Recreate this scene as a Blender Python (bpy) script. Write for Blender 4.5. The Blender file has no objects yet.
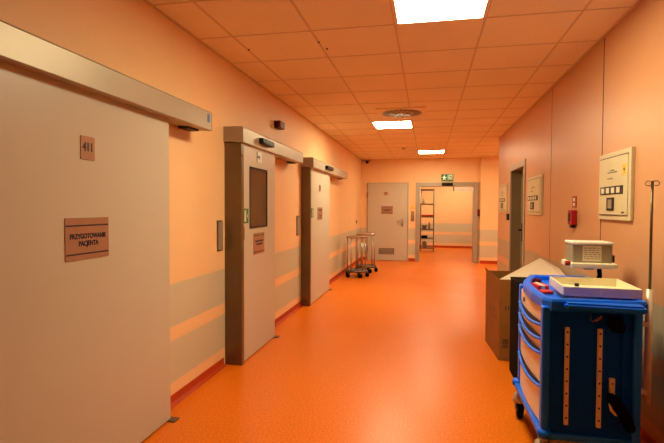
import bpy, bmesh, math, random
from mathutils import Vector, Matrix
random.seed(7)
S = bpy.context.scene
COL = S.collection
PI = math.pi

# ---------------------------------------------------------------- helpers
def lin(r, g, b):
    f = lambda c: (c/255/12.92) if c/255 <= .04045 else ((c/255+.055)/1.055)**2.4
    return (f(r), f(g), f(b), 1)

def mat(name, col, rough=.5, metal=0, spec=.5, noise=None, bump=None, emit=None, coat=0):
    m = bpy.data.materials.new(name); m.use_nodes = True
    nt = m.node_tree; b = nt.nodes['Principled BSDF']
    b.inputs['Base Color'].default_value = col
    b.inputs['Roughness'].default_value = rough
    b.inputs['Metallic'].default_value = metal
    b.inputs['Specular IOR Level'].default_value = spec
    b.inputs['Coat Weight'].default_value = coat
    if emit:
        b.inputs['Emission Color'].default_value = emit[0]
        b.inputs['Emission Strength'].default_value = emit[1]
    tc = nt.nodes.new('ShaderNodeTexCoord')
    n = nt.nodes.new('ShaderNodeTexNoise')
    nt.links.new(tc.outputs['Object'], n.inputs['Vector'])
    sc, amt = noise or (6, .05)
    n.inputs['Scale'].default_value = sc; n.inputs['Detail'].default_value = 4
    r = nt.nodes.new('ShaderNodeValToRGB')
    c = col
    r.color_ramp.elements[0].position = .3; r.color_ramp.elements[1].position = .7
    r.color_ramp.elements[0].color = (c[0]*(1-amt), c[1]*(1-amt), c[2]*(1-amt), 1)
    r.color_ramp.elements[1].color = (min(1, c[0]*(1+amt)), min(1, c[1]*(1+amt)), min(1, c[2]*(1+amt)), 1)
    nt.links.new(n.outputs['Fac'], r.inputs['Fac'])
    nt.links.new(r.outputs['Color'], b.inputs['Base Color'])
    if bump:
        n2 = nt.nodes.new('ShaderNodeTexNoise'); n2.inputs['Scale'].default_value = bump[0]
        nt.links.new(tc.outputs['Object'], n2.inputs['Vector'])
        bp = nt.nodes.new('ShaderNodeBump'); bp.inputs['Strength'].default_value = bump[1]
        bp.inputs['Distance'].default_value = .002
        nt.links.new(n2.outputs['Fac'], bp.inputs['Height'])
        nt.links.new(bp.outputs['Normal'], b.inputs['Normal'])
    return m

def wall_mat(name, paint, band, rough=.55):
    """painted wall with two grey protective bands at fixed heights above the floor"""
    m = mat(name, paint, rough, noise=(2.5, .02), bump=(60, .05))
    nt = m.node_tree; b = nt.nodes['Principled BSDF']
    src = b.inputs['Base Color'].links[0].from_socket
    g = nt.nodes.new('ShaderNodeNewGeometry'); s = nt.nodes.new('ShaderNodeSeparateXYZ')
    nt.links.new(g.outputs['Position'], s.inputs[0])
    r = nt.nodes.new('ShaderNodeValToRGB'); r.color_ramp.interpolation = 'CONSTANT'
    e = r.color_ramp.elements
    e[0].position = 0; e[0].color = (0, 0, 0, 1)
    e[1].position = .155; e[1].color = (1, 1, 1, 1)
    for p, v in ((.448, 0), (.543, 1), (.842, 0)):
        q = e.new(p); q.color = (v, v, v, 1)
    nt.links.new(s.outputs['Z'], r.inputs['Fac'])
    mx = nt.nodes.new('ShaderNodeMix'); mx.data_type = 'RGBA'
    nt.links.new(r.outputs['Color'], mx.inputs[0])
    nt.links.new(src, mx.inputs[6]); mx.inputs[7].default_value = band
    nt.links.new(mx.outputs[2], b.inputs['Base Color'])
    return m

def box(bm, x0, x1, y0, y1, z0, z1, bev=0, rot=None, seg=2):
    t = bmesh.new()
    bmesh.ops.create_cube(t, size=1)
    for v in t.verts:
        v.co = Vector((x0+(v.co.x+.5)*(x1-x0), y0+(v.co.y+.5)*(y1-y0), z0+(v.co.z+.5)*(z1-z0)))
    if bev: bmesh.ops.bevel(t, geom=t.edges[:], offset=bev, segments=seg, affect='EDGES', profile=.6)
    if rot:                                             # (angle, axis, pivot)
        bmesh.ops.rotate(t, verts=t.verts, cent=rot[2], matrix=Matrix.Rotation(rot[0], 3, rot[1]))
    add(bm, t); return bm

def add(bm, t):
    me = bpy.data.meshes.new('tmp'); t.to_mesh(me); t.free(); bm.from_mesh(me); bpy.data.meshes.remove(me)

def cyl(bm, a, b, r, n=16, r2=None):
    a = Vector(a); b = Vector(b); d = b-a
    t = bmesh.new()
    bmesh.ops.create_cone(t, cap_ends=True, segments=n, radius1=r, radius2=r if r2 is None else r2, depth=d.length)
    M = Matrix.Translation((a+b)/2) @ d.to_track_quat('Z', 'Y').to_matrix().to_4x4()
    bmesh.ops.transform(t, matrix=M, verts=t.verts)
    for f in t.faces:
        if len(f.verts) == 4: f.smooth = True
    add(bm, t); return bm

def tube(bm, pts, r, n=10, closed=False):
    """round tube swept along a polyline"""
    P = [Vector(p) for p in pts]; t = bmesh.new(); rings = []
    N = len(P); up = None
    for i, p in enumerate(P):
        if closed: d = (P[(i+1) % N]-P[i-1])
        else: d = P[min(i+1, N-1)]-P[max(i-1, 0)]
        d.normalize()
        if up is None: up = Vector((0, 0, 1)) if abs(d.z) < .9 else Vector((0, 1, 0))
        s = d.cross(up).normalized(); u = s.cross(d).normalized(); up = u
        rings.append([t.verts.new(p+(s*math.cos(2*PI*k/n)+u*math.sin(2*PI*k/n))*r) for k in range(n)])
    m = N if closed else N-1
    for i in range(m):
        A, B = rings[i], rings[(i+1) % N]
        for k in range(n):
            f = t.faces.new((A[k], A[(k+1) % n], B[(k+1) % n], B[k])); f.smooth = True
    if not closed:
        t.faces.new(rings[0][::-1]); t.faces.new(rings[-1])
    bmesh.ops.recalc_face_normals(t, faces=t.faces)
    add(bm, t); return bm

def ring(c, r, n=40, rx=None):
    return [(c[0]+r*math.cos(2*PI*k/n), c[1]+(rx or r)*math.sin(2*PI*k/n), c[2]) for k in range(n)]

def prism(bm, pts, d):
    """extrude the planar polygon pts by the vector d"""
    t = bmesh.new(); d = Vector(d)
    a = [t.verts.new(p) for p in pts]; b = [t.verts.new(Vector(p)+d) for p in pts]
    n = len(pts)
    t.faces.new(a[::-1]); t.faces.new(b)
    for i in range(n): t.faces.new((a[i], a[(i+1) % n], b[(i+1) % n], b[i]))
    bmesh.ops.recalc_face_normals(t, faces=t.faces)
    add(bm, t); return bm

def lathe(bm, prof, c, n=28):
    t = bmesh.new(); R = []
    for (r, z) in prof:
        R.append([t.verts.new((c[0]+r*math.cos(2*PI*k/n), c[1]+r*math.sin(2*PI*k/n), c[2]+z)) for k in range(n)])
    for A, B in zip(R, R[1:]):
        for k in range(n):
            f = t.faces.new((A[k], A[(k+1) % n], B[(k+1) % n], B[k])); f.smooth = True
    if prof[0][0] > 0: t.faces.new(R[0][::-1])
    if prof[-1][0] > 0: t.faces.new(R[-1])
    bmesh.ops.remove_doubles(t, verts=t.verts, dist=1e-6)
    bmesh.ops.recalc_face_normals(t, faces=t.faces)
    add(bm, t); return bm

def BM(): return bmesh.new()
def worldloc(o):
    v = Vector(o.location)
    while o.parent: o = o.parent; v += Vector(o.location)
    return v

def obj(name, bm, m, parent=None, label=None, base=None):
    """bm holds WORLD coordinates; the object gets its own origin"""
    co = [v.co for v in bm.verts]
    lo = [min(c[i] for c in co) for i in range(3)]; hi = [max(c[i] for c in co) for i in range(3)]
    org = Vector(base) if base else Vector(((lo[0]+hi[0])/2, (lo[1]+hi[1])/2, lo[2]))
    bmesh.ops.translate(bm, verts=bm.verts, vec=-org)
    me = bpy.data.meshes.new(name); bm.to_mesh(me); bm.free()
    o = bpy.data.objects.new(name, me); COL.objects.link(o)
    for mm in (m if isinstance(m, (list, tuple)) else [m]): me.materials.append(mm)
    if parent: o.parent = parent; o.location = org-worldloc(parent)
    else: o.location = org
    if label: o['label'] = label
    return o

def tag(o, label, cat, group=None):
    o['label'] = label; o['category'] = cat
    if group: o['group'] = group
    return o

def thing(name, loc, label, cat, group=None):
    o = bpy.data.objects.new(name, None); COL.objects.link(o); o.location = loc
    o.empty_display_size = .05
    return tag(o, label, cat, group)

def struct(name, bm, m, label, cat):
    o = obj(name, bm, m); o['kind'] = 'structure'; return tag(o, label, cat)

def struct_empty(name, loc, label, cat):
    o = thing(name, loc, label, cat); o['kind'] = 'structure'; return o

def copy_tree(o, loc=None, parent=None):
    c = o.copy(); COL.objects.link(c); c.parent = parent
    if loc is not None: c.location = loc
    for ch in [x for x in bpy.data.objects if x.parent == o]: copy_tree(ch, None, c)
    return c

def text(name, body, size, loc, rot, m, parent, bold=.0, align='CENTER', width=1.0, depth=.0006):
    cu = bpy.data.curves.new('t', 'FONT'); cu.body = body; cu.size = size
    cu.align_x = align; cu.align_y = 'CENTER'; cu.offset = bold; cu.extrude = depth; cu.space_line = 1.0
    t = bpy.data.objects.new('t', cu); COL.objects.link(t)
    dg = bpy.context.evaluated_depsgraph_get()
    me = bpy.data.meshes.new_from_object(t.evaluated_get(dg)); bpy.data.objects.remove(t)
    bm = BM(); bm.from_mesh(me); bpy.data.meshes.remove(me)
    bmesh.ops.scale(bm, vec=(width, 1, 1), verts=bm.verts)
    M = Matrix.Translation(loc) @ rot.to_4x4()
    bmesh.ops.transform(bm, matrix=M, verts=bm.verts)
    return obj(name, bm, m, parent)

# text on the left wall (facing +x): text x-axis runs along +y, up = +z
ROT_L = Matrix(((0, 0, 1), (1, 0, 0), (0, 1, 0)))
# text on the back wall (facing -y)
ROT_B = Matrix(((1, 0, 0), (0, 0, -1), (0, 1, 0)))
# text on the right wall (facing -x): x-axis along -y
ROT_R = Matrix(((0, 0, -1), (-1, 0, 0), (0, 1, 0)))

# ---------------------------------------------------------------- materials
PEACH = (.92, .58, .29, 1)
PINK = (.60, .29, .135, 1)
BAND = (.62, .54, .38, 1)
M = {}
M['wall'] = wall_mat('peach wall paint', PEACH, BAND)
M['wall_panel'] = wall_mat('pinkish wall panels', PINK, (.40, .31, .20, 1), .4)  # grey band darkened here, shade behind the cart put into its colour
M['skirting'] = mat('dark red vinyl skirting', (.50, .055, .008, 1), .6, spec=.2)
M['tile'] = mat('ceiling tile', (.92, .75, .52, 1), .9, noise=(1.2, .03), bump=(250, .3))
M['tbar'] = mat('ceiling grid bar', (.70, .52, .34, 1), .6)
M['door'] = mat('beige door laminate', (.58, .50, .385, 1), .38, noise=(1.5, .02))
M['frame'] = mat('grey beige steel frame', (.42, .345, .265, 1), .4, metal=.3)
M['clad'] = mat('brushed bronze cladding', (.17, .11, .05, 1), .35, metal=.6, noise=(3, .15))
M['rail'] = mat('anodised rail cover', (.46, .385, .285, 1), .42, metal=.3, noise=(3, .05))
M['railend'] = mat('rail end cap', (.34, .26, .17, 1), .5, metal=.2)
M['dark'] = mat('black plastic', (.008, .007, .007, 1), .45, spec=.2)
M['gap'] = mat('dark gap', (.03, .018, .01, 1), .8)
M['copper'] = mat('copper coloured sign plate', (.42, .21, .12, 1), .4, metal=.25)
M['ink'] = mat('dark violet lettering', (.02, .012, .03, 1), .5)
M['steel'] = mat('brushed stainless steel', (.50, .43, .35, 1), .3, metal=.9, noise=(12, .08))
M['steel_d'] = mat('worn stainless steel', (.20, .16, .13, 1), .4, metal=.8, noise=(12, .1))
M['glass_d'] = mat('dark window glass', (.045, .018, .008, 1), .12, spec=.35)
M['red'] = mat('red plastic', (.34, .008, .010, 1), .5, spec=.25)
M['red_b'] = mat('bright red print', (.75, .03, .02, 1), .4)
M['red_d'] = mat('dark red plastic', (.10, .004, .008, 1), .5, spec=.2)
M['white'] = mat('off white plastic', (.78, .72, .62, 1), .4)
M['cream'] = mat('cream powder coat', (.86, .78, .52, 1), .4)
M['cabinet'] = mat('cream grey cabinet paint', (.60, .50, .30, 1), .45)
M['green'] = mat('green sign', (.004, .10, .02, 1), .4, emit=((.006, .2, .04, 1), .08))
M['greenlit'] = mat('lit pictogram', (.8, .85, .6, 1), .4, emit=((.75, .9, .55, 1), .2))
M['yellow'] = mat('yellow sticker', (.8, .5, .02, 1), .4)
M['blue'] = mat('blue cart plastic', (.001, .14, .90, 1), .35, spec=.3, noise=(5, .08))
M['blue_shade'] = mat('shaded blue side panel', (.0005, .06, .60, 1), .55, spec=.08, noise=(4, .08))  # darker copy of the cart blue, shade of the near side painted in
M['blue_s'] = mat('blue sticker', (.03, .12, .35, 1), .4)
M['drawer'] = mat('cream drawer front', (.80, .66, .52, 1), .32)
M['rubber'] = mat('black rubber', (.004, .0035, .003, 1), .8, spec=.06)
M['cloth'] = mat('black strap cloth', (.004, .004, .005, 1), .9, spec=.05)
M['kraft'] = mat('brown cardboard', (.30, .115, .022, 1), .85, spec=.15, noise=(8, .07), bump=(90, .2))
M['olive'] = mat('olive grey door paint', (.20, .16, .085, 1), .45)
M['tray_out'] = mat('pale grey tray enamel', (.66, .62, .68, 1), .4)
M['kraft_lit'] = mat('cardboard painted as lit', (.86, .75, .58, 1), .7, noise=(8, .04))  # paler than the carton, lamplight put into the flap's colour
M['printing'] = mat('faded box print', (.10, .05, .02, 1), .8)
M['device'] = mat('grey beige device case', (.30, .25, .17, 1), .45)
M['paper'] = mat('paper label', (.72, .63, .47, 1), .6)
M['papergrey'] = mat('printed grey lines', (.30, .24, .17, 1), .6)
M['bag'] = mat('crumpled dark plastic', (.10, .075, .035, 1), .35, noise=(30, .6))
LAMP = (1, .92, .58, 1)
M['lamp'] = mat('lamp diffuser', (.9, .9, .9, 1), .5, emit=(LAMP, 24))
M['lamp_dim'] = mat('dimmed lamp diffuser', (.9, .9, .9, 1), .5, emit=(LAMP, 15))  # same lamp at lower strength, to darken the far end
M['lamprim'] = mat('lamp rim', (.85, .7, .52, 1), .5)

# floor: speckled orange vinyl with a satin shine
fm = mat('orange speckled vinyl', (.70, .145, .018, 1), .33, spec=.3)
nt = fm.node_tree; b = nt.nodes['Principled BSDF']
tc = [n for n in nt.nodes if n.type == 'TEX_COORD'][0]
v = nt.nodes.new('ShaderNodeTexNoise'); v.inputs['Scale'].default_value = 75; v.inputs['Detail'].default_value = 5
v.inputs['Roughness'].default_value = .7
nt.links.new(tc.outputs['Object'], v.inputs['Vector'])
r = nt.nodes.new('ShaderNodeValToRGB'); e = r.color_ramp.elements
e[0].position = .34; e[0].color = (.62, .115, .002, 1)
e[1].position = .66; e[1].color = (.92, .23, .006, 1)
q = e.new(.5); q.color = (.78, .16, .002, 1)
nt.links.new(v.outputs['Fac'], r.inputs['Fac']); nt.links.new(r.outputs['Color'], b.inputs['Base Color'])
v2 = nt.nodes.new('ShaderNodeTexNoise'); v2.inputs['Scale'].default_value = 1.3
nt.links.new(tc.outputs['Object'], v2.inputs['Vector'])
mr = nt.nodes.new('ShaderNodeMapRange'); mr.inputs['To Min'].default_value = .27; mr.inputs['To Max'].default_value = .42
nt.links.new(v2.outputs['Fac'], mr.inputs['Value']); nt.links.new(mr.outputs['Result'], b.inputs['Roughness'])
M['floor'] = fm

# ---------------------------------------------------------------- the shell
XL, XR, H, YB, YE = -1.724, 1.264, 2.647, 12.19, 8.93
Y0 = -8.5
struct('floor', box(BM(), -2.3, 4.3, Y0-.2, 16.8, -.12, 0), M['floor'], 'orange speckled vinyl floor of the hospital corridor', 'floor')
struct('ceiling', box(BM(), -2.3, 4.3, Y0-.2, 16.8, H, H+.12), M['tile'], 'suspended ceiling of square tiles above the corridor', 'ceiling')
struct('wall_left', box(BM(), XL-.15, XL, Y0, YB, 0, H), M['wall'], 'peach wall on the left with two grey bands', 'wall')
bm = BM()
DY0, DY1, DZ = 6.60, 7.62, 1.96
box(bm, XR, XR+.25, Y0, DY0, 0, H); box(bm, XR, XR+.25, DY1, YE, 0, H); box(bm, XR, XR+.25, DY0, DY1, DZ, H)
struct('wall_right', bm, M['wall_panel'], 'pinkish panelled wall on the right with grey bands', 'wall')
bm = BM()
OX0, OX1, OZ = -.25, 1.20, 1.96
box(bm, -2.3, OX0, YB, YB+.15, 0, H); box(bm, OX1, 1.283, YB, YB+.15, 0, H); box(bm, OX0, OX1, YB, YB+.15, OZ, H)
box(bm, 1.283, 4.3, YB-.14, YB+.15, 0, H)
struct('wall_back', bm, M['wall'], 'peach end wall around the door and the open passage', 'wall')
struct('wall_far', box(BM(), -2.3, 4.3, 16.54, 16.69, 0, H), M['wall'], 'peach wall seen far through the open passage', 'wall')
struct('wall_front', box(BM(), XL-.15, XR+.25, Y0-.15, Y0, 0, H), M['wall'], 'wall closing the corridor behind the viewer', 'wall')
struct('wall_side', box(BM(), 4.15, 4.3, YE-.2, 16.54, 0, H), M['wall'], 'end wall of the side branch', 'wall')
bm = BM(); box(bm, XR+.25, 4.15, YE-.2, YE, 0, H)
struct('wall_branch', bm, M['wall'], 'near wall of the side branch behind the corner', 'wall')
bm = BM(); box(bm, -2.3, -2.15, YB+.15, 16.54, 0, H)
struct('wall_recess', bm, M['wall'], 'left wall of the room beyond the passage', 'wall')

# skirting
def skirt(name, bm, lab): struct(name, bm, M['skirting'], lab, 'baseboard')
bm = BM()
for a, c in ((3.82-.12+.0, 0),): pass
segs = [(Y0, .80), (2.70, 3.722), (4.68, 6.235), (7.60, YB)]
for a, c in segs: prism(bm, [(XL, a, 0), (XL+.030, a, 0), (XL+.006, a, .022), (XL+.005, a, .072), (XL, a, .072)], (0, c-a, 0))
skirt('baseboard_left', bm, 'dark red coved skirting along the left wall')
bm = BM()
for a, c in ((Y0, DY0-.07), (DY1+.05, YE)):
    prism(bm, [(XR, a, 0), (XR-.03, a, 0), (XR-.006, a, .022), (XR-.005, a, .072), (XR, a, .072)], (0, c-a, 0))
skirt('baseboard_right', bm, 'dark red coved skirting along the right wall')
bm = BM()
for a, c, y in ((XL+.03, -1.56, YB), (-.48, -.31, YB), (1.283, 4.15, YB-.14)):
    prism(bm, [(a, y, 0), (a, y-.03, 0), (a, y-.006, .022), (a, y-.005, .072), (a, y, .072)], (c-a, 0, 0))
skirt('baseboard_back', bm, 'dark red skirting along the end wall')
bm = BM(); box(bm, -2.15, 4.15, 16.51, 16.54, 0, .072)
skirt('baseboard_far', bm, 'dark red skirting of the far wall beyond the passage')

# ceiling grid (T bars)
bm = BM()
GX0, GY0 = -1.434, 2.674
for k in range(0, 5): x = GX0+.6*k; box(bm, x-.007, x+.007, Y0, YB-.02, H-.004, H+.001)
k = -18
while GY0+.6*k < YB-.05:
    y = GY0+.6*k
    if y > Y0: box(bm, XL, XR if y < YE else 4.1, y-.005, y+.005, H-.0035, H+.001)
    k += 1
for x in (1.566, 2.166, 2.766, 3.366): box(bm, x-.009, x+.009, YE, YB-.15, H-.004, H+.001)
struct('trim_1', bm, M['tbar'], 'thin metal grid holding the ceiling tiles', 'ceiling grid')
bm = BM(); box(bm, XL, XL+.02, Y0, YB, H-.006, H); box(bm, XR-.02, XR, Y0, YE, H-.006, H); box(bm, XL, 1.28, YB-.02, YB, H-.006, H)
struct('trim_2', bm, M['tbar'], 'angle trim where ceiling meets the walls', 'ceiling trim')
# joints of the right-hand wall panels
for i, (y, lab) in enumerate(((3.79, 'near'), (5.25, 'far'))):
    struct('trim_%d' % (i+3), box(BM(), XR-.002, XR+.001, y-.004 if i == 0 else y-.003, y+.004 if i == 0 else y+.003, .08, H-.01),
           M['clad'] if i else M['gap'], '%s vertical joint between panels of the right wall' % lab, 'panel joint')

# ---------------------------------------------------------------- sliding doors on the left wall
DX = -1.612      # face of the leaves
def sliding_door(idx, y0, y1, ry1, xf, label, sensor=None, jamb=True):
    root = struct_empty('door_%d' % idx, (XL, y0, 0), label, 'sliding door')
    rx = -1.545
    ztop, zbot = 2.068, 1.93
    # leaf
    obj('door_leaf', box(BM(), xf-.045, xf, y0+.06, y1, .012, 1.975, .003), M['door'], root)
    # jamb clad in metal: a column standing off the wall
    bm = BM(); box(bm, XL, xf+.006, y0, y0+.058, 0, 1.932, .002)
    obj('jamb', bm, M['clad'], root)
    # bracket strip between wall and leaf at the far end, floor guide
    g = BM(); box(g, xf-.03, xf+.045, y1-.03, y1+.03, 0, .009, .002); obj('floor_guide', g, M['steel_d'], root)
    # cover of the running rail
    prof = [(XL, zbot+.012), (rx-.012, zbot), (rx, zbot+.004), (rx, ztop-.012), (rx-.012, ztop), (XL, ztop)]
    bm = BM(); prism(bm, [(x, y0-.018, z) for x, z in prof], (0, ry1-y0+.018, 0))
    rl = obj('rail_cover', bm, M['rail'], root)
    bm = BM(); prism(bm, [(x+.0015*(1 if x > XL else 0), y0-.021, z) for x, z in prof], (0, .004, 0))
    prism(bm, [(x+.0015*(1 if x > XL else 0), ry1-.002, z) for x, z in prof], (0, .004, 0))
    obj('end_cap', bm, M['railend'], rl)
    bm = BM(); box(bm, -1.70, -1.62, ry1-.20, ry1-.05, zbot-.008, zbot+.012, .004)
    obj('roller_stop', bm, M['dark'], rl)
    if sensor:
        s = BM(); box(s, rx-.002, rx+.045, sensor[0], sensor[1], 1.972, 2.022, .006)
        so = obj('motion_sensor', s, M['dark'], root)
        s = BM(); box(s, rx+.0445, rx+.0465, sensor[0]+.05, sensor[1]-.02, 1.982, 2.012, .0008)
        obj('sensor_lens', s, M['dark'], so)
    return root

def plate(root, y0, y1, z0, z1, x, bars=(), lines=None):
    p = obj('sign_plate', box(BM(), x, x+.004, y0, y1, z0, z1, .001), M['copper'], root)
    if bars:
        bm = BM()
        for z in bars: box(bm, x+.004, x+.0052, y0+.004, y1-.004, z-.0035, z+.0035)
        obj('border_line', bm, M['ink'], p)
    return p

# door 411
d1 = sliding_door(1, .84, 2.69, 3.15, DX, 'wide beige sliding door numbered 411, nearest on the left', None)
p = plate(d1, 1.918, 2.013, 1.603, 1.715, DX)
text('number', '411', .056, (DX+.0048, 1.966, 1.662), ROT_L, M['ink'], p, .0018, width=.86)
p = plate(d1, 1.815, 2.108, 1.124, 1.324, DX, (1.287, 1.152))
text('lettering', 'PRZYGOTOWANIE', .033, (DX+.0048, 1.963, 1.235), ROT_L, M['ink'], p, .0011, width=.86)
text('lettering', 'PACJENTA', .033, (DX+.0048, 1.963, 1.200), ROT_L, M['ink'], p, .0011, width=.86)
rl = [c for c in d1.children if c.name.startswith('rail_cover')][0]
s = BM(); box(s, -1.5453, -1.5435, 3.085, 3.118, 1.985, 2.045, .0003); obj('blue_sticker', s, M['blue_s'], rl, 'small blue sticker on the end of the rail')

# door with the window
d2 = sliding_door(2, 3.755, 4.668, 5.68, -1.575, 'beige sliding door with a tall dark window, middle of the left wall', (4.12, 4.44))
XF = -1.575
bm = BM()
for a in ((3.955, 3.97, 1.185, 1.745), (4.405, 4.42, 1.185, 1.745), (3.955, 4.42, 1.73, 1.745), (3.955, 4.42, 1.185, 1.2)):
    box(bm, XF-.01, XF+.006, a[0], a[1], a[2], a[3])
w = obj('window_frame', bm, M['gap'], d2)
obj('pane', box(BM(), XF-.003, XF+.001, 3.97, 4.405, 1.2, 1.73), M['glass_d'], w)
p = obj('room_sign', box(BM(), XF, XF+.003, 4.135, 4.265, 1.80, 1.90), M['white'], d2, 'white door sign with a dark mark')
s = BM(); box(s, XF+.003, XF+.004, 4.14, 4.152, 1.80, 1.90); box(s, XF+.003, XF+.004, 4.152, 4.20, 1.842, 1.858); box(s, XF+.003, XF+.004, 4.20, 4.212, 1.83, 1.87)
obj('mark', s, M['ink'], p)
p = plate(d2, 4.05, 4.335, .935, 1.135, XF, (1.112, .958))
s = BM()
for z, a, c in ((1.058, .04, .245), (1.028, .07, .215)):
    yy = 4.05+a
    while yy < 4.05+c: box(s, XF+.004, XF+.005, yy, yy+.012, z-.009, z+.009); yy += .018
obj('lettering', s, M['ink'], p)
g = obj('exit_sticker', box(BM(), XF, XF+.003, 3.795, 3.925, 1.235, 1.365), M['green'], d2, 'green emergency exit sticker')
s = BM(); box(s, XF+.003, XF+.004, 3.83, 3.868, 1.25, 1.35); box(s, XF+.003, XF+.004, 3.80, 3.806, 1.25, 1.35)
prism(s, [(XF+.003, 3.885, 1.30), (XF+.003, 3.905, 1.32), (XF+.003, 3.905, 1.28)], (.001, 0, 0))
obj('pictogram', s, M['paper'], g)
# recessed oval grip
s = BM(); box(s, XF-.004, XF+.003, 3.80, 3.836, 1.09, 1.20, .0025)
obj('recessed_handle', s, M['clad'], d2)
obj('bump_stop', cyl(BM(), (XF, 3.765+.02, 1.82), (XF+.02, 3.785, 1.82), .012), M['steel'], d2)

# far sliding door
XG = -1.60
d3 = sliding_door(3, 6.24, 7.575, 8.95, XG, 'plain beige sliding door farthest along the left wall', (6.98, 7.42))
p = plate(d3, 6.70, 7.02, 1.19, 1.38, XG, (1.285,))
s = BM()
for z in (1.35, 1.325, 1.255, 1.23):
    yy = 6.76
    while yy < 6.96: box(s, XG+.004, XG+.005, yy, yy+.013, z-.007, z+.007); yy += .02
obj('lettering', s, M['ink'], p)
p = obj('room_sign', box(BM(), XG, XG+.003, 6.80, 6.90, 1.62, 1.72), M['copper'], d3)
s = BM(); box(s, XG+.003, XG+.004, 6.825, 6.84, 1.64, 1.70); box(s, XG+.003, XG+.004, 6.86, 6.875, 1.64, 1.70); obj('mark', s, M['ink'], p)
g = obj('exit_sticker', box(BM(), XG, XG+.003, 6.32, 6.44, 1.235, 1.365), M['green'], d3, 'green emergency exit sticker')
s = BM(); box(s, XG+.003, XG+.004, 6.35, 6.385, 1.25, 1.35); obj('pictogram', s, M['paper'], g)

# elbow switches (door openers) beside the doors
def elbow_switch(y0, y1, z0, z1, label):
    t = thing('elbow_switch', (XL, (y0+y1)/2, z0), label, 'door switch', 'long metal elbow switches on the walls')
    obj('back_plate', box(BM(), XL, XL+.006, y0, y1, z0, z1, .002), M['clad'], t)
    obj('paddle', box(BM(), XL+.006, XL+.016, y0+.010, y1-.010, z0+.012, z1-.012, .003), M['frame'], t)
    return t
elbow_switch(3.60, 3.70, 1.005, 1.265, 'long metal elbow switch on the peach wall between door 411 and the windowed door')
elbow_switch(6.00, 6.12, 1.0, 1.265, 'long metal elbow switch on the peach wall just before the farthest sliding door')

# red alarm sounder above the middle rail
t = thing('alarm_beacon', (XL, 5.17, 2.28), 'dark red alarm beacon high on the left wall above the middle rail', 'alarm')
obj('base', box(BM(), XL, XL+.02, 5.08, 5.26, 2.287, 2.367, .004), M['dark'], t)
obj('lens', box(BM(), XL+.02, XL+.075, 5.085, 5.255, 2.285, 2.369, .012), M['red_d'], t)

# small push button far on left wall
t = thing('wall_button', (XL, 11.3, 1.0), 'small metal button plate on the left wall above the grey band', 'wall switch')
obj('plate', box(BM(), XL, XL+.012, 11.27, 11.37, .98, 1.08, .003), M['steel'], t)
obj('button', cyl(BM(), (XL+.012, 11.32, 1.03), (XL+.022, 11.32, 1.03), .022), M['dark'], t)

# ---------------------------------------------------------------- end wall
d4 = struct_empty('door_4', (-1.03, YB, 0), 'grey beige hinged door with a low louvre in the end wall', 'door')
bm = BM()
for a in ((-1.565, -1.52, 0, 1.99), (-.535, -.49, 0, 1.99), (-1.565, -.49, 1.99, 2.03)): box(bm, a[0], a[1], YB-.02, YB+.01, a[2], a[3], .003)
obj('door_frame', bm, M['frame'], d4)
obj('door_leaf', box(BM(), -1.54, -.515, YB-.045, YB-.012, .008, 2.012, .004), M['door'], d4)
yd = YB-.045
bm = BM(); box(bm, -1.245, -.845, yd-.005, yd, .165, .325, .002)
g = obj('louvre', bm, M['steel_d'], d4)
bm = BM()
for k in range(7): box(bm, -1.225, -.865, yd-.008, yd-.003, .178+k*.02, .187+k*.02)
obj('louvre_slats', bm, M['frame'], g)
p = obj('sign_plate', box(BM(), -1.19, -.885, yd-.004, yd, 1.215, 1.42), M['copper'], d4)
s = BM()
for z in (1.395, 1.24): box(s, -1.18, -.895, yd-.0055, yd-.004, z-.004, z+.004)
for z, a, c in ((1.335, -1.15, -.93), (1.30, -1.12, -.96)):
    xx = a
    while xx < c: box(s, xx, xx+.016, yd-.0055, yd-.004, z-.01, z+.01); xx += .024
obj('lettering', s, M['ink'], p)
obj('number_plate', box(BM(), -1.12, -1.02, yd-.004, yd, 1.71, 1.79), M['copper'], d4)
p = obj('lock_plate', box(BM(), -.66, -.615, yd-.008, yd, .88, 1.10, .004), M['steel'], d4)
s = BM(); cyl(s, (-.637, yd, 1.03), (-.637, yd-.055, 1.03), .011); tube(s, [(-.637, yd-.05, 1.03), (-.66, yd-.055, 1.03), (-.77, yd-.05, 1.03)], .011)
obj('lever_handle', s, M['steel'], p)
obj('key_cylinder', cyl(BM(), (-.637, yd-.006, .93), (-.637, yd-.02, .93), .014), M['steel_d'], p)
for z in (.3, 1.72): obj('hinge', cyl(BM(), (-1.548, yd-.006, z-.06), (-1.548, yd-.006, z+.06), .011), M['steel_d'], d4)

# open passage with steel frame and door operator
d5 = struct_empty('door_5', (.48, YB, 0), 'wide open passage with a grey steel frame in the end wall', 'doorway')
bm = BM()
box(bm, -.30, -.20, YB-.04, YB+.19, 0, 2.03, .006); box(bm, 1.125, 1.245, YB-.04, YB+.19, 0, 2.03, .006)
box(bm, -.20, 1.125, YB-.04, YB+.19, 1.93, 2.03, .004)
obj('door_frame', bm, M['frame'], d5)
o = obj('door_operator', box(BM(), .65, 1.12, YB-.10, YB-.03, 1.80, 1.90, .012), M['white'], d5)
obj('operator_cap', box(BM(), .628, .652, YB-.10, YB-.03, 1.80, 1.915, .006), M['dark'], o)
o = obj('motion_sensor', box(BM(), .345, .615, YB-.085, YB-.035, 1.937, 2.015, .01), M['dark'], d5)

t = thing('exit_sign', (.48, YB, 2.06), 'green lit emergency exit sign above the open passage', 'exit sign')
obj('housing', box(BM(), .335, .62, YB-.05, YB, 2.068, 2.232, .006), M['green'], t)
s = BM(); yy = YB-.0525
box(s, .478, .484, yy, YB-.048, 2.08, 2.22)
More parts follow.
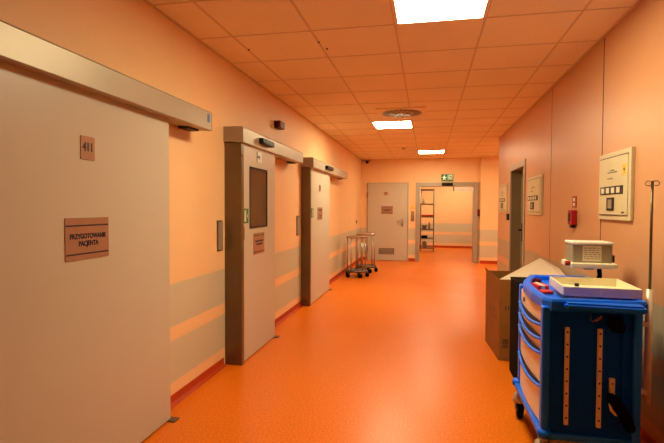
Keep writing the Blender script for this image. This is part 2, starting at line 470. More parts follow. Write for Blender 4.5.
# running figure
cyl(s, (.405, yy, 2.198), (.405, YB-.048, 2.198), .013, 12)
prism(s, [(.385, yy, 2.18), (.425, yy, 2.18), (.425, yy, 2.13), (.385, yy, 2.13)], (0, .003, 0))
prism(s, [(.350, yy, 2.165), (.46, yy, 2.165), (.46, yy, 2.148), (.350, yy, 2.148)], (0, .003, 0))
prism(s, [(.388, yy, 2.135), (.408, yy, 2.135), (.385, yy, 2.085), (.365, yy, 2.085)], (0, .003, 0))
prism(s, [(.405, yy, 2.135), (.425, yy, 2.135), (.445, yy, 2.09), (.425, yy, 2.09)], (0, .003, 0))
# door outline with figure
for a in ((.51, .525, 2.085, 2.215), (.585, .60, 2.085, 2.215), (.51, .60, 2.20, 2.215)): box(s, a[0], a[1], yy, YB-.048, a[2], a[3])
prism(s, [(.54, yy, 2.18), (.572, yy, 2.155), (.548, yy, 2.14), (.572, yy, 2.095), (.555, yy, 2.095), (.535, yy, 2.13)], (0, .003, 0))
obj('pictogram', s, M['greenlit'], t)

t = thing('elbow_switch', (-.385, YB, 1.03), 'long metal elbow switch on the end wall between louvred door and open passage', 'door switch', 'long metal elbow switches on the walls')
obj('back_plate', box(BM(), -.42, -.345, YB-.012, YB, 1.035, 1.285, .003), M['clad'], t)
obj('paddle', box(BM(), -.41, -.355, YB-.03, YB-.012, 1.05, 1.27, .005), M['steel'], t)
tag(obj('light_switch', box(BM(), -.42, -.345, YB-.012, YB, 1.35, 1.43, .004), M['yellow']), 'small yellowish switch above the elbow switch by the open passage', 'switch')
t = thing('call_point', (1.262, YB-.04, 1.18), 'dark red call point on the right side of the open passage frame', 'call point')
obj('case', box(BM(), 1.224, 1.278, YB-.075, YB-.04, 1.18, 1.345, .006), M['red_d'], t)
obj('button', box(BM(), 1.235, 1.267, YB-.079, YB-.074, 1.23, 1.30, .002), M['red'], t)

t = thing('security_camera', (-1.58, YB, 2.54), 'small dome security camera in the corner above the louvred door', 'camera')
obj('bracket', box(BM(), -1.70, -1.47, YB-.06, YB, 2.60, 2.62, .004), M['railend'], t)
obj('arm', cyl(BM(), (-1.56, YB-.04, 2.60), (-1.56, YB-.07, 2.57), .012), M['dark'], t)
obj('lens_body', lathe(BM(), [(.0, -.035), (.025, -.03), (.042, -.01), (.045, .012), (.03, .028), (0, .03)], (-1.56, YB-.085, 2.565)), M['dark'], t)

# ---------------------------------------------------------------- shelf rack beyond the passage
t = thing('shelf_rack', (0, 14.95, 0), 'tall narrow metal shelf rack standing in the room beyond the passage', 'shelf rack')
X0, X1, Ya, Yb = -.215, .19, 14.8, 15.25
for x in (X0, X1):
    for y in (Ya, Yb): obj('post', cyl(BM(), (x, y, 0), (x, y, 1.97), .014, 10), M['steel_d'], t)
for z in (1.95, 1.50, 1.10, .70, .42, .12):
    bm = BM(); box(bm, X0, X1, Ya, Yb, z-.006, z+.006, .002); box(bm, X0, X1, Ya-.005, Ya+.008, z-.022, z+.012); box(bm, X0, X1, Yb-.008, Yb+.005, z-.022, z+.012)
    obj('shelf', bm, M['steel_d'], t)
tag(obj('folded_blanket', box(BM(), -.19, .17, 14.83, 15.18, 1.1125, 1.165, .02), M['red_b']), 'dark red folded cloth on the third shelf of the far rack', 'cloth')
tag(obj('storage_box', box(BM(), -.18, -.09, 14.85, 15.1, 1.5125, 1.66, .01), M['white']), 'small white box standing on the second shelf of the far rack', 'box')
tag(obj('storage_bin', lathe(BM(), [(.06, 0), (.085, .12), (.09, .125), (0, .127)], (-.1, 14.95, .7125)), M['device']), 'grey container on the fourth shelf of the far rack', 'container')
tag(obj('bottle', lathe(BM(), [(.04, 0), (.042, .15), (.018, .19), (.018, .22), (0, .222)], (.05, 14.95, .7125)), M['frame']), 'slim grey bottle on the fourth shelf of the far rack', 'bottle')
tag(obj('black_tray', box(BM(), -.19, 0, 14.83, 15.12, .4325, .50, .015), M['rubber']), 'black tray on the fifth shelf of the far rack', 'tray')
tag(obj('plastic_canister', lathe(BM(), [(.07, 0), (.075, .14), (.05, .18), (.03, .20), (0, .202)], (-.09, 14.95, .1325)), M['device']), 'grey canister on the lowest shelf of the far rack', 'canister')

# ---------------------------------------------------------------- ceiling fittings
def lamp(x, y, label):
    t = thing('ceiling_light', (x+.3, y+.3, H), label, 'ceiling light', 'square ceiling lights')
    bm = BM()
    for a in ((x, x+.6, y, y+.024), (x, x+.6, y+.576, y+.6), (x, x+.024, y+.024, y+.576), (x+.576, x+.6, y+.024, y+.576)): box(bm, a[0], a[1], a[2], a[3], H-.007, H-.0005)
    obj('frame', bm, M['lamprim'], t)
    obj('diffuser', box(BM(), x+.024, x+.576, y+.024, y+.576, H-.006, H-.001), M['lamp'], t)
    return t
L1 = lamp(GX0+1.2, GY0, 'lit square ceiling light cut by the top edge, nearest the viewer')
def lamp_copy(x, y, label, dim=True):
    c = copy_tree(L1, (x+.3, y+.3, H)); c['label'] = label
    if dim:
        d = [k for k in bpy.data.objects if k.parent == c and k.name.startswith('diffuser')][0]
        d.data = d.data.copy(); d.data.materials[0] = M['lamp_dim']
    return c
lamp_copy(GX0+.6, GY0+4.2, 'lit square ceiling light just behind the round air vent', False)
lamp_copy(GX0+1.2, GY0+7.8, 'lit square ceiling light farthest along the corridor')
lamp_copy(2.166, GY0+7.2, 'lit square ceiling light in the side branch')

lamp_copy(.8, 15.0, 'unseen square ceiling light added to brighten the room beyond the passage, to the right of the rack')  # unseen lamp, added to brighten the dark room beyond
lamp_copy(-1.2, 14.6, 'unseen square ceiling light added to brighten the room beyond the passage, to the left of the rack')  # another unseen lamp added for more light in that room

t = thing('ceiling_vent', (-.35, 6.27, H), 'square ceiling air vent with a round swirl of dark slots', 'air vent')
cx, cy = -.35, 6.27
bm = BM(); box(bm, cx-.315, cx+.315, cy-.315, cy+.315, H-.016, H-.004, .004)
pl = obj('face_plate', bm, M['tile'], t)
obj('swirl_disc', lathe(BM(), [(.262, 0), (.262, -.001), (0, -.001)], (cx, cy, H-.016), 48), M['frame'], pl)
bm = BM(); tube(bm, ring((cx, cy, H-.016), .265, 48), .003, 6, True)
obj('rim', bm, M['tbar'], pl)
bm = BM()
for rr, n, ln in ((.205, 20, .085), (.095, 10, .07)):
    for k in range(n):
        a = 2*PI*k/n
        box(bm, cx+rr-ln/2, cx+rr+ln/2, cy-.0085, cy+.0085, H-.0185, H-.0155, rot=(a, 'Z', (cx, cy, 0)))
obj('slots', bm, M['dark'], t)

def detector(x, y, label):
    t = thing('smoke_detector', (x, y, H), label, 'smoke detector')
    obj('base', lathe(BM(), [(.055, 0), (.055, -.012), (0, -.013)], (x, y, H-.0005)), M['lamprim'], t)
    obj('sensor_head', lathe(BM(), [(.042, -.012), (.04, -.03), (.028, -.042), (0, -.044)], (x, y, H)), M['tbar'], t)
    return t
detector(-.51, 9.95, 'round smoke detector on the ceiling left of the farthest light')
detector(.087, 10.25, 'round smoke detector on the ceiling right in front of the farthest light')
for (x, y, lab) in ((-1.422, 3.56, 'tiny sprinkler head on a ceiling bar close to the left wall'), (-.83, 3.50, 'tiny sprinkler head on the ceiling grid left of the nearest light'), (-.80, 3.66, 'tiny ceiling spigot close behind the sprinkler left of the nearest light')):
    tag(obj('sprinkler_head', lathe(BM(), [(.008, 0), (.008, -.006), (.004, -.009), (0, -.009)], (x, y, H-.001), 12), M['gap']), lab, 'sprinkler')

# ---------------------------------------------------------------- right wall
d6 = struct_empty('door_6', (XR, 7.1, 0), 'recessed grey door in the right wall between the cabinets', 'door')
bm = BM()
for a in ((DY0-.065, DY0+.02, 0, 1.945), (DY1-.02, DY1+.045, 0, 1.945), (DY0-.065, DY1+.045, 1.945, 2.03)):
    box(bm, XR-.014, XR+.006, a[0], a[1], a[2], a[3], .003)
fr = obj('door_frame', bm, M['frame'], d6)
bm = BM(); box(bm, XR+.006, XR+.25, DY0, DY0+.02, 0, 1.95); box(bm, XR+.006, XR+.25, DY1-.02, DY1, 0, 1.95); box(bm, XR+.006, XR+.25, DY0, DY1, 1.951, 1.959)
obj('reveal', bm, M['olive'], fr)
obj('door_leaf', box(BM(), 1.405, 1.445, DY0+.02, DY1-.02, .008, 1.945, .003), M['olive'], d6)
p = obj('lock_plate', box(BM(), 1.397, 1.405, 7.42, 7.50, .88, 1.15, .003), M['dark'], d6)
s = BM(); cyl(s, (1.40, 7.46, 1.05), (1.35, 7.46, 1.05), .011); tube(s, [(1.352, 7.46, 1.05), (1.348, 7.42, 1.05), (1.35, 7.33, 1.05)], .011)
obj('lever_handle', s, M['dark'], p)

def wall_cabinet(y0, y1, z0, z1, label, near=False):
    t = thing('wall_cabinet', (XR, (y0+y1)/2, z0), label, 'wall cabinet', 'shallow control cabinets on the right wall')
    xf = XR-.022
    bm = BM(); box(bm, xf, XR, y0, y1, z0, z1, .004)
    obj('body', bm, M['cabinet'], t)
    m = .035
    bm = BM(); box(bm, xf-.006, xf+.002, y0+m, y1-m, z0+m, z1-m, .002)
    dd = obj('front_panel', bm, M['cabinet'], t)
    for z in (z0+m, z1-m): obj('seam', box(BM(), xf-.0075, xf-.002, y0+m, y1-m, z-.002, z+.002), M['gap'], dd)
    h = z1-z0; w = y1-y0; xs = xf-.006
    # u runs from the far (left in view) to the near edge
    Y = lambda u: y1-u*w
    Z = lambda v: z0+v*h
    bm = BM(); box(bm, xs-.003, xs, Y(.82), Y(.10), Z(.375), Z(.495))
    wn = obj('indicator_strip', bm, M['gap'], t)
    for k in range(4):
        u = .14+k*.165
        obj('indicator_card', box(BM(), xs-.0045, xs-.003, Y(u+.10), Y(u), Z(.395), Z(.475)), M['paper'], wn)
    bm = BM(); box(bm, xs-.007, xs, Y(.56), Y(.34), Z(.14), Z(.33), .002)
    sc = obj('control_screen', bm, M['dark'], t)
    obj('screen_face', box(BM(), xs-.008, xs-.006, Y(.51), Y(.39), Z(.17), Z(.30)), M['papergrey'], sc)
    bm = BM()
    for v_, a, c in ((.73, .42, .55), (.70, .33, .63), (.61, .33, .50)):
        box(bm, xs-.0012, xs, Y(c), Y(a), Z(v_-.006), Z(v_+.006))
    obj('caption', bm, M['ink'], t)
    if near:
        obj('warning_sticker', box(BM(), xs-.001, xs, Y(.90), Y(.79), Z(.635), Z(.79)), M['yellow'], t, 'yellow warning sticker')
        bm = BM(); prism(bm, [(xs-.001, Y(.83), Z(.77)), (xs-.001, Y(.87), Z(.70)), (xs-.001, Y(.845), Z(.70)), (xs-.001, Y(.86), Z(.66)), (xs-.001, Y(.82), Z(.725)), (xs-.001, Y(.845), Z(.725))], (-.0008, 0, 0))
        obj('bolt_mark', bm, M['ink'], t)
        obj('maker_mark', box(BM(), xs-.0012, xs, Y(.86), Y(.78), Z(.10), Z(.125)), M['ink'], t)
    return t
wall_cabinet(3.225, 3.775, 1.30, 1.765, 'cream control cabinet with a yellow sticker, nearest on the right wall', True)
wall_cabinet(5.57, 6.31, 1.30, 1.76, 'cream control cabinet on the right wall just before the recessed door')
wall_cabinet(7.90, 8.68, 1.31, 1.78, 'cream control cabinet past the recessed door, near the corner')

t = thing('door_phone', (XR, 7.82, 1.19), 'small black door phone between the recessed door and the farthest cabinet', 'door phone')
obj('case', box(BM(), XR-.035, XR, 7.72, 7.84, 1.19, 1.29, .006), M['dark'], t)
obj('key', box(BM(), XR-.038, XR-.034, 7.76, 7.80, 1.21, 1.25, .001), M['steel_d'], t)

t = thing('fire_call_point', (XR, 4.405, 1.23), 'red fire call point box on the right wall beside the nearest cabinet', 'fire alarm')
obj('case', box(BM(), XR-.045, XR, 4.345, 4.465, 1.235, 1.365, .008), M['red'], t)
obj('glass', box(BM(), XR-.048, XR-.044, 4.40, 4.45, 1.262, 1.335, .001), M['dark'], t)
obj('key_cover', box(BM(), XR-.04, XR-.008, 4.37, 4.43, 1.208, 1.236, .006), M['dark'], t)
t = thing('fire_sign', (XR, 4.42, 1.39), 'small red framed sign above the red fire call point', 'sign')
obj('plate', box(BM(), XR-.006, XR, 4.37, 4.475, 1.385, 1.485, .001), M['red'], t)
bm = BM(); box(bm, XR-.0075, XR-.006, 4.395, 4.45, 1.44, 1.47); box(bm, XR-.0075, XR-.006, 4.395, 4.45, 1.40, 1.425)
obj('pictogram', bm, M['paper'], t)

# ---------------------------------------------------------------- blue medical cart
CX0, CX1, CY0, CY1 = .572, 1.03, 2.49, 3.22
t = cart = thing('medical_cart', (.8, 2.86, 0), 'blue hospital drawer cart with cream drawers standing by the right wall', 'medical cart')
# body: sides, back, base
bm = BM(); box(bm, CX0+.035, CX1-.01, CY0+.02, CY1-.02, .235, .87, .004)
obj('body', bm, M['blue_shade'], cart)
for (x, y) in ((CX0+.02, CY0+.025), (CX1-.02, CY0+.025), (CX0+.038, CY1-.025), (CX1-.02, CY1-.025)):
    obj('corner_post', box(BM(), x-.019, x+.019, y-.027, y+.027, .215, .885, .014, seg=3), M['blue'], cart)
# recess ribs on the near side panel
for x in (.615, .62+.33): obj('panel_rib', box(BM(), x-.006, x+.006, CY0+.008, CY0+.022, .26, .86, .004), M['blue_shade'], cart)
# plinth and bumper
bm = BM(); box(bm, CX0-.005, CX1+.005, CY0, CY1, .205, .24, .012, seg=3)
obj('plinth', bm, M['blue'], cart)
for i, (x, y) in enumerate(((CX0+.02, CY0+.015), (CX0+.02, CY1-.015))):
    obj('corner_bumper', lathe(BM(), [(.0, -.022), (.03, -.02), (.036, 0), (.03, .02), (0, .022)], (x, y, .235), 20), M['blue'], cart)
# worktop with raised rim
outer = [(.61, 2.475), (.578, 2.53), (.565, 2.72), (.575, 3.00), (.60, 3.12), (.68, 3.36), (.72, 3.385), (1.02, 3.385), (1.055, 3.36), (1.062, 3.2), (1.062, 2.55), (1.05, 2.50), (1.0, 2.485), (.72, 2.485), (.665, 2.475)]
def poly_rim(out, z0, z1, w, zf):
    c = Vector((sum(p[0] for p in out)/len(out), sum(p[1] for p in out)/len(out)))
    t = bmesh.new(); n = len(out)
    def ringv(off, z):
        R = []
        for i in range(n):
            p = Vector(out[i]); a = Vector(out[i-1]); b2 = Vector(out[(i+1) % n])
            d1 = (p-a).normalized(); d2 = (b2-p).normalized(); nn = (Vector((d1.y, -d1.x))+Vector((d2.y, -d2.x))).normalized()
            if (c-p).dot(nn) < 0: nn = -nn
            q = p+nn*off; R.append(t.verts.new((q.x, q.y, z)))
        return R
    rs = [ringv(.012, z0), ringv(.0, z0+.01), ringv(.0, z1-.012), ringv(.008, z1), ringv(w-.008, z1), ringv(w, z1-.008), ringv(w, zf)]
    for A, B in zip(rs, rs[1:]):
        for i in range(n): 
            f = t.faces.new((A[i], A[(i+1) % n], B[(i+1) % n], B[i]))
    t.faces.new(rs[0][::-1]); t.faces.new(rs[-1])
    bmesh.ops.recalc_face_normals(t, faces=t.faces)
    return t
obj('worktop', poly_rim(outer, .862, .925, .045, .893), M['blue'], cart)
# push handle along the near end
bm = BM(); prism(bm, [(.668, 2.49, .882), (.668, 2.435, .882), (1.012, 2.405, .882), (1.02, 2.49, .882)], (0, 0, .034))
bmesh.ops.bevel(bm, geom=bm.edges[:], offset=.011, segments=3, affect='EDGES')
obj('push_handle', bm, M['blue'], cart)
# drawers
zs = [(.787, .86), (.712, .783), (.637, .708), (.462, .633), (.245, .458)]
def front(z0, z1):
    bm = BM(); n = 10; t2 = bmesh.new(); rows = []
    y0, y1 = CY0+.055, CY1-.055
    for i in range(n+1):
        u = i/n; y = y0+(y1-y0)*u; bulge = .018*(1-(2*u-1)**2)
        x = CX0+.026-bulge
        rows.append([t2.verts.new((x+.05, y, z0)), t2.verts.new((x+.003, y, z0)), t2.verts.new((x, y, z0+.004)), t2.verts.new((x, y, z1-.004)), t2.verts.new((x+.003, y, z1)), t2.verts.new((x+.05, y, z1))])
    for A, B in zip(rows, rows[1:]):
        for k in range(6): t2.faces.new((A[k], A[(k+1) % 6], B[(k+1) % 6], B[k]))
    t2.faces.new(rows[0]); t2.faces.new(rows[-1][::-1])
    bmesh.ops.recalc_face_normals(t2, faces=t2.faces)
    add(bm, t2); return bm
lk = obj('lock_panel', front(*zs[0]), M['drawer'], cart)
obj('lock', cyl(BM(), (CX0+.002, 2.98, .825), (CX0+.014, 2.98, .825), .014), M['steel_d'], lk)
for z0, z1 in zs[1:]:
    d = obj('drawer', front(z0, z1), M['drawer'], cart)
    # scooped grip: dark plate painting a hollow's shade, with a sagging blue lip
    pts = []; top = []; n = 14; ya, yb = CY0+.052, CY1-.052
    for i in range(n+1):
        u = i/n; k = 1-(2*u-1)**2; y = ya+(yb-ya)*u; x = CX0+.026-.018*k
        pts.append((x-.009, y, z1-.006-.030*k)); top.append((x-.0015, y, z1-.002))
    t2 = bmesh.new()
    A = [t2.verts.new(p) for p in top]; B = [t2.verts.new((p[0]+.006, p[1], p[2])) for p in pts]
    A2 = [t2.verts.new((v.co.x+.004, v.co.y, v.co.z)) for v in A]; B2 = [t2.verts.new((v.co.x+.004, v.co.y, v.co.z)) for v in B]
    for i in range(n):
        t2.faces.new((A[i], A[i+1], B[i+1], B[i])); t2.faces.new((A2[i], B2[i], B2[i+1], A2[i+1])); t2.faces.new((A[i], A2[i], A2[i+1], A[i+1])); t2.faces.new((B[i], B[i+1], B2[i+1], B2[i]))
    bmesh.ops.recalc_face_normals(t2, faces=t2.faces)
    bm = BM(); add(bm, t2); obj('grip_shade', bm, M['dark'], d)
    bm = BM(); tube(bm, pts, .0085, 10); obj('grip', bm, M['blue'], d)
# perforated strips on the near side
for x in (.692, .842):
    s = obj('perforated_strip', box(BM(), x-.010, x+.010, CY0+.004, CY0+.020, .288, .782, .001), M['drawer'], cart)
    for k in range(8): obj('hole', cyl(BM(), (x, CY0+.0025, .325+k*.062), (x, CY0+.006, .325+k*.062), .0048, 8), M['dark'], s)
s = obj('short_strip', box(BM(), .888, .912, CY0+.004, CY0+.02, .44, .54, .001), M['drawer'], cart)
obj('hole', cyl(BM(), (.90, CY0+.002, .515), (.90, CY0+.006, .515), .004, 8), M['dark'], s)
# wire hook
bm = BM(); tube(bm, [(.80, CY0+.01, .855), (.795, CY0-.004, .83), (.80, CY0-.012, .82), (.84, CY0-.012, .852), (.845, CY0-.01, .845), (.815, CY0-.012, .822)], .0022, 6)
obj('wire_hook', bm, M['copper'], cart)
# casters
def caster(x, y, rot):
    c = bpy.data.objects.new('caster', None); COL.objects.link(c); c.parent = cart; c.location = Vector((x, y, 0))-worldloc(cart)
    bm = BM(); cyl(bm, (x, y, .17), (x, y, .212), .022); box(bm, x-.03, x+.03, y-.03, y+.03, .155, .18, .008)
    for s_ in (-1, 1): prism(bm, [(x+s_*.026, y-.028, .165), (x+s_*.026, y+.03, .165), (x+s_*.026, y+.055, .07), (x+s_*.026, y+.03, .055)], (s_*.005, 0, 0))
    obj('fork', bm, M['rail'], c)
    bm = BM(); lathe(bm, [(0, .185), (.022, .182), (.04, .165), (.046, .14), (.046, .118), (.0, .118)], (x, y+.012, 0), 20); obj('swivel_cover', bm, M['rail'], c)
    obj('wheel', lathe_x(x, y+.035, .0625, .0625), M['rubber'], c)
    h = BM(); cyl(h, (x-.023, y+.035, .0625), (x+.023, y+.035, .0625), .022); obj('hub', h, M['device'], c)
    return c
def lathe_x(x, y, z, R):
    bm = BM(); lathe(bm, [(.0, -.018), (R-.01, -.018), (R, -.008), (R, .008), (R-.01, .018), (0, .018)], (0, 0, 0), 28)
    bmesh.ops.rotate(bm, verts=bm.verts, cent=(0, 0, 0), matrix=Matrix.Rotation(PI/2, 3, 'Y'))
    bmesh.ops.translate(bm, verts=bm.verts, vec=(x, y, z)); return bm
for x, y in ((.60, 2.535), (.99, 2.535), (.605, 3.17), (.98, 3.17)): caster(x, y, 0)
# thick white sleeve and brackets for the infusion pole
bm = BM(); cyl(bm, (1.09, 2.58, .40), (1.09, 2.58, .975), .016, 20)
sl = obj('pole_sleeve', bm, M['drawer'], cart)
for z in (.46, .80): obj('bracket', box(BM(), 1.02, 1.09, 2.565, 2.595, z-.012, z+.012, .003), M['drawer'], sl)
# arm carrying the shelf at the back
bm = BM(); tube(bm, [(1.055, 3.22, .90), (1.075, 3.22, .95), (1.07, 3.22, 1.0)], .014)
obj('shelf_arm', bm, M['rubber'], cart)
bm = BM(); box(bm, .875, 1.135, 3.10, 3.33, 1.008, 1.040, .006)
sh = obj('side_shelf', bm, M['cream'], cart)
s = BM(); cyl(s, (.85, 3.14, 1.035), (.876, 3.14, 1.035), .016, 16); obj('clamp_knob', s, M['red'], sh)
bm = BM(); prism(bm, [(.95, 3.2, 1.008), (1.05, 3.2, 1.008), (1.03, 3.2, .99), (.98, 3.2, .99)], (0, .06, 0)); obj('shelf_bracket', bm, M['clad'], sh)

# infusion pole (lifts out of its sleeve)
t = thing('infusion_pole', (1.09, 2.58, .90), 'slim metal infusion pole with two hooks rising beside the blue cart', 'infusion pole')
obj('rod', cyl(BM(), (1.09, 2.58, .977), (1.09, 2.58, 1.515), .0065, 12), M['clad'], t)
bm = BM()
for s_ in (-1, 1):
    tube(bm, [(1.09, 2.58, 1.495)] + [(1.09+s_*(.017-.015*math.cos(a)), 2.58, 1.505-.001+.012*math.sin(a)) for a in [PI*.15*k for k in range(0, 12)]], .0028, 8)
obj('hook', bm, M['steel'], t)

# device on the shelf
t = thing('electronic_device', (1.005, 3.2, 1.0405), 'boxy beige device with a paper label on the small shelf behind the tray', 'device')
bm = BM(); box(bm, .892, 1.118, 3.14, 3.30, 1.0405, 1.155, .006)
obj('case', bm, M['device'], t)
obj('lid', box(BM(), .887, 1.123, 3.13, 3.31, 1.152, 1.170, .007), M['white'], t)
lb = obj('paper_label', box(BM(), .948, 1.055, 3.1385, 3.1405, 1.050, 1.147), M['paper'], t)
bm = BM(); random.seed(3)
for k in range(6):
    z = 1.066+k*.013; xx = .956
    while xx < 1.043:
        wd = random.uniform(.008, .022); box(bm, xx, min(xx+wd, 1.048), 3.1377, 3.1386, z-.0022, z+.0022); xx += wd+.007
obj('printed_lines', bm, M['papergrey'], lb)
obj('side_clip', box(BM(), 1.118, 1.127, 3.13, 3.17, 1.046, 1.09, .003), M['dark'], t)

# cream tray on the worktop
t = thing('metal_tray', (.883, 2.76, .926), 'shallow cream metal tray lying on top of the blue cart', 'tray')
bm = BM()
TX0, TX1, TY0, TY1 = .705, 1.062, 2.575, 2.945
box(bm, TX0, TX1, TY0, TY1, .926, .930)
obj('tray_floor', bm, M['cream'], t)
bm = BM()
for a in ((TX0, TX0+.006, TY0, TY1), (TX1-.006, TX1, TY0, TY1), (TX0, TX1, TY0, TY0+.006), (TX0, TX1, TY1-.006, TY1)): box(bm, a[0], a[1], a[2], a[3], .926, .974, .0015)
tw = obj('tray_wall', bm, M['cream'], t)
bm = BM(); box(bm, TX0, TX1, TY0-.002, TY0, .927, .972); box(bm, TX0-.002, TX0, TY0-.002, TY1, .927, .972)
obj('outer_face', bm, M['tray_out'], tw)
for x, r in ((.735, .0035), (.875, .0085), (1.03, .0035)):
    obj('rivet', cyl(BM(), (x, TY0-.004, .950), (x, TY0+.003, .950), r, 14), M['white'], t)
t.rotation_euler.z = -.055
tag(obj('rubber_stopper', cyl(BM(), (.845, 2.89, .9305), (.845, 2.89, .947), .012, 14), M['dark']), 'small black cap lying inside the cream tray', 'cap')

# packages on the worktop left of the tray
ZT = .8945
t = thing('medicine_box', (.665, 2.95, ZT), 'flat red box with a white stripe on the cart worktop beside the tray', 'box')
ra = (.12, 'Z', (.665, 2.95, 0))
obj('carton', box(BM(), .632, .695, 2.90, 3.02, ZT, ZT+.030, .002, rot=ra), M['red_b'], t)
obj('white_stripe', box(BM(), .652, .672, 2.898, 3.022, ZT+.0, ZT+.0315, .001, rot=ra), M['white'], t)
tag(obj('red_packet', box(BM(), .628, .69, 2.78, 2.84, ZT, ZT+.018, .004, rot=(.3, 'Z', (.66, 2.81, 0))), M['red_b']), 'small red packet on the cart worktop nearest the tray corner', 'packet')
tag(obj('red_roll', cyl(BM(), (.665, 3.105, ZT+.0215), (.695, 3.13, ZT+.0215), .020, 18), M['red_d']), 'small dark red roll at the far corner of the cart worktop', 'roll')

# black strap hanging on the side
t = thing('hanging_strap', (.93, CY0, .30), 'black padded strap hanging low on the blue cart side', 'strap')
bm = BM(); prism(bm, [(.872, CY0-.030, .475), (.905, CY0-.030, .47), (.95, CY0-.030, .42), (.985, CY0-.030, .355), (1.0, CY0-.030, .30), (.965, CY0-.030, .285), (.935, CY0-.030, .33), (.90, CY0-.030, .40), (.87, CY0-.030, .44)], (0, .028, 0))
bmesh.ops.bevel(bm, geom=bm.edges[:], offset=.006, segments=2, affect='EDGES')
obj('pad', bm, M['cloth'], t)
bm = BM(); tube(bm, [(.888, CY0-.006, .42), (.892, CY0-.01, .39), (.91, CY0-.012, .37), (.935, CY0-.01, .368), (.95, CY0-.008, .385)], .0075, 8)
obj('loop', bm, M['drawer'], t)
bm = BM(); box(bm, .865, .925, CY0-.045, CY0-.003, .79, .858, .016, seg=3); box(bm, .88, .94, CY0-.04, CY0-.003, .775, .83, .016, seg=3)
tag(obj('black_pouch', bm, M['cloth']), 'black crumpled pouch hanging under the top rim of the cart', 'pouch')

# waste bin behind the cart
t = thing('waste_bin', (.86, 3.98, 0), 'tall black waste bin between the cardboard box and the blue cart', 'bin')
BX0, BX1, BY0, BY1 = .695, 1.04, 3.80, 4.15
bm = BM(); w_ = .012
box(bm, BX0, BX1, BY0, BY1, 0, .02, .004)
for a in ((BX0, BX0+w_, BY0, BY1), (BX1-w_, BX1, BY0, BY1), (BX0, BX1, BY1-w_, BY1)): box(bm, a[0], a[1], a[2], a[3], .01, .785, .004)
box(bm, BX0, BX1, BY0, BY0+w_, .01, .52, .004); box(bm, BX0, BX0+.025, BY0, BY0+w_, .5, .785, .003); box(bm, BX1-.025, BX1, BY0, BY0+w_, .5, .785, .003); box(bm, BX0, BX1, BY0, BY0+w_, .75, .785, .003)
obj('shell', bm, M['rubber'], t)
bm = BM(); box(bm, BX0-.004, BX1+.004, BY0-.004, BY1+.004, .785, .797, .005); obj('lid', bm, M['rubber'], t)
bm = BM()
bmesh.ops.create_icosphere(bm, subdivisions=4, radius=.14)
for v_ in bm.verts:
    n_ = math.sin(v_.co.x*70)+math.sin(v_.co.y*60+1)+math.sin(v_.co.z*80+2)+math.sin((v_.co.x+v_.co.z)*95)
    v_.co *= 1+n_*.02; v_.co.z *= .9; v_.co += Vector(((BX0+BX1)/2-.01, (BY0+BY1)/2-.03, .60))
box(bm, BX0+.04, BX1-.04, BY0+.04, BY1-.04, .05, .52, .03)
obj('bag', bm, M['bag'], t)

# cardboard box
t = thing('cardboard_box', (.93, 4.7, 0), 'large open brown cardboard box standing by the right wall', 'cardboard box')
A_, B_, C_, D_ = (.642, 4.38), (.60, 5.02), (1.20, 5.02), (1.235, 4.40)
ZB = .733
def sheet(pts, th, inward):
    return prism(BM(), pts, Vector(inward).normalized()*th)
bm = BM(); prism(bm, [(A_[0], A_[1], 0), (B_[0], B_[1], 0), (C_[0], C_[1], 0), (D_[0], D_[1], 0)], (0, 0, .006))
prism(bm, [(A_[0], A_[1], .001), (D_[0], D_[1], .001), (D_[0], D_[1], ZB), (A_[0], A_[1], ZB)], (0, .006, 0))
prism(bm, [(A_[0], A_[1], .001), (B_[0], B_[1], .001), (B_[0], B_[1], ZB), (A_[0], A_[1], ZB)], (.006, 0, 0))
prism(bm, [(B_[0], B_[1], .001), (C_[0], C_[1], .001), (C_[0], C_[1], ZB), (B_[0], B_[1], ZB)], (0, -.006, 0))
prism(bm, [(D_[0], D_[1], .001), (C_[0], C_[1], .001), (C_[0], C_[1], ZB), (D_[0], D_[1], ZB)], (-.006, 0, 0))
bx_ = obj('carton', bm, M['kraft'], t)
bm = BM(); t2 = bmesh.new()
P0 = [(A_[0], A_[1]+.0, ZB+.002), (D_[0], D_[1], ZB+.002), (1.24, 4.80, .80), (1.085, 4.86, .885)]
prism(bm, P0, (0, -.002, .006)); obj('flap', bm, M['kraft_lit'], t, 'raised flap painted pale as if lit')
bm = BM(); prism(bm, [(A_[0]-.004, A_[1]+.12, ZB), (B_[0]-.004, B_[1], ZB), (B_[0]-.012, B_[1]+.01, ZB+.028)], (.005, 0, 0)); obj('flap', bm, M['kraft'], t)
bm = BM(); prism(bm, [(B_[0], B_[1]-.004, ZB), (C_[0], C_[1]-.004, ZB), (C_[0]-.04, C_[1]+.14, ZB-.12), (B_[0]+.04, B_[1]+.14, ZB-.12)], (0, .005, 0)); obj('flap', bm, M['kraft'], t)
for k in range(5): obj('printed_mark', box(BM(), .668, .72, 4.3785, 4.3805, .12+k*.018, .127+k*.018), M['printing'], bx_)
for xx in (.69, .715): obj('printed_mark', box(BM(), xx, xx+.012, 4.3785, 4.3805, .46, .50), M['printing'], bx_)
for yy, zz in ((4.52, .42), (4.62, .42), (4.52, .36), (4.62, .36), (4.78, .40)):
    xx = A_[0]+(B_[0]-A_[0])*(yy-A_[1])/(B_[1]-A_[1])
    obj('printed_mark', box(BM(), xx-.0015, xx+.001, yy-.012, yy+.012, zz-.02, zz+.02), M['printing'], bx_)

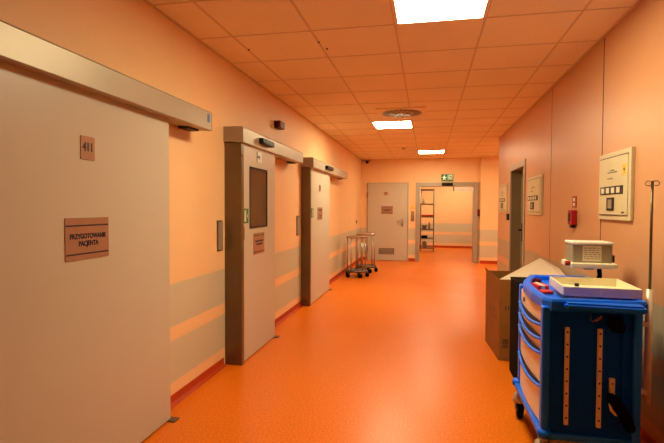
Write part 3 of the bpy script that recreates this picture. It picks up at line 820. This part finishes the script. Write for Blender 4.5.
# ---------------------------------------------------------------- two instrument stands at the end
def stand(cx, cy, zt, label):
    t = thing('instrument_stand', (cx, cy, 0), label, 'instrument stand', 'round stainless stands by the left wall')
    r = .205
    bm = BM(); lathe(bm, [(0, -.006), (r-.02, -.006), (r, -.022), (r+.006, 0), (r, .016), (r-.008, .014), (r-.015, .0), (0, .0)], (cx, cy, zt), 40)
    obj('top', bm, M['steel'], t)
    bm = BM(); tube(bm, ring((cx, cy, .125), r, 36), .021, 10, True)
    lathe(bm, [(0, 0), (r, 0), (r, .008), (0, .008)], (cx, cy, .125), 36)
    obj('base_ring', bm, M['steel_d'], t)
    for k in range(5):
        a = 2*PI*k/5+.5; x, y = cx+r*.93*math.cos(a), cy+r*.93*math.sin(a)
        obj('leg', cyl(BM(), (x, y, .13), (x, y, zt-.006), .0125, 12), M['steel'], t)
    bm = BM()
    for k in range(5):
        a = 2*PI*k/5+.2
        tube(bm, [(cx, cy, .115), (cx+(r+.01)*math.cos(a), cy+(r+.01)*math.sin(a), .09)], .014, 8)
    obj('spider_base', bm, M['steel_d'], t)
    for k in range(5):
        a = 2*PI*k/5+.2; x, y = cx+(r+.01)*math.cos(a), cy+(r+.01)*math.sin(a)
        c = bpy.data.objects.new('caster', None); COL.objects.link(c); c.parent = t; c.location = (x-cx, y-cy, 0)
        bm = BM()
        for s_ in (-.016, .016):
            lathe_bm = lathe_x(x+s_, y, .042, .042); me = bpy.data.meshes.new('w'); lathe_bm.to_mesh(me); lathe_bm.free(); bm.from_mesh(me); bpy.data.meshes.remove(me)
        obj('wheel', bm, M['rubber'], c)
        obj('stem', cyl(BM(), (x, y, .036), (x, y, .10), .012), M['steel_d'], c)
    return t
stand(-1.38, 9.15, .80, 'round topped stainless stand on casters, nearer of the pair at the left wall')
stand(-1.285, 9.90, .815, 'round topped stainless stand on casters, farther of the pair, before the louvred door')

# ---------------------------------------------------------------- camera, world, view
F = 464.266; yaw, pitch, roll = .203, -.030, -.004
Rm = Matrix.Rotation(yaw, 3, 'Z') @ Matrix.Rotation(pitch, 3, 'X') @ Matrix.Rotation(roll, 3, 'Y')
cam = bpy.data.cameras.new('camera'); co = bpy.data.objects.new('camera', cam); COL.objects.link(co)
cam.sensor_width = 36; cam.lens = F/664*36; cam.clip_start = .05
R3 = Matrix((( Rm[0][0], Rm[0][2], -Rm[0][1]), (Rm[1][0], Rm[1][2], -Rm[1][1]), (Rm[2][0], Rm[2][2], -Rm[2][1])))
co.matrix_world = Matrix.Translation((0, 0, 1.377)) @ R3.to_4x4()
S.camera = co
w = bpy.data.worlds.new('world'); S.world = w; w.use_nodes = True
w.node_tree.nodes['Background'].inputs[0].default_value = (.02, .012, .008, 1)
w.node_tree.nodes['Background'].inputs[1].default_value = .1
vs = S.view_settings; vs.view_transform = 'Standard'; vs.look = 'None'; vs.gamma = 1; vs.use_curve_mapping = False
vs.exposure = 1.27
S.cycles.max_bounces = 10; S.cycles.diffuse_bounces = 4
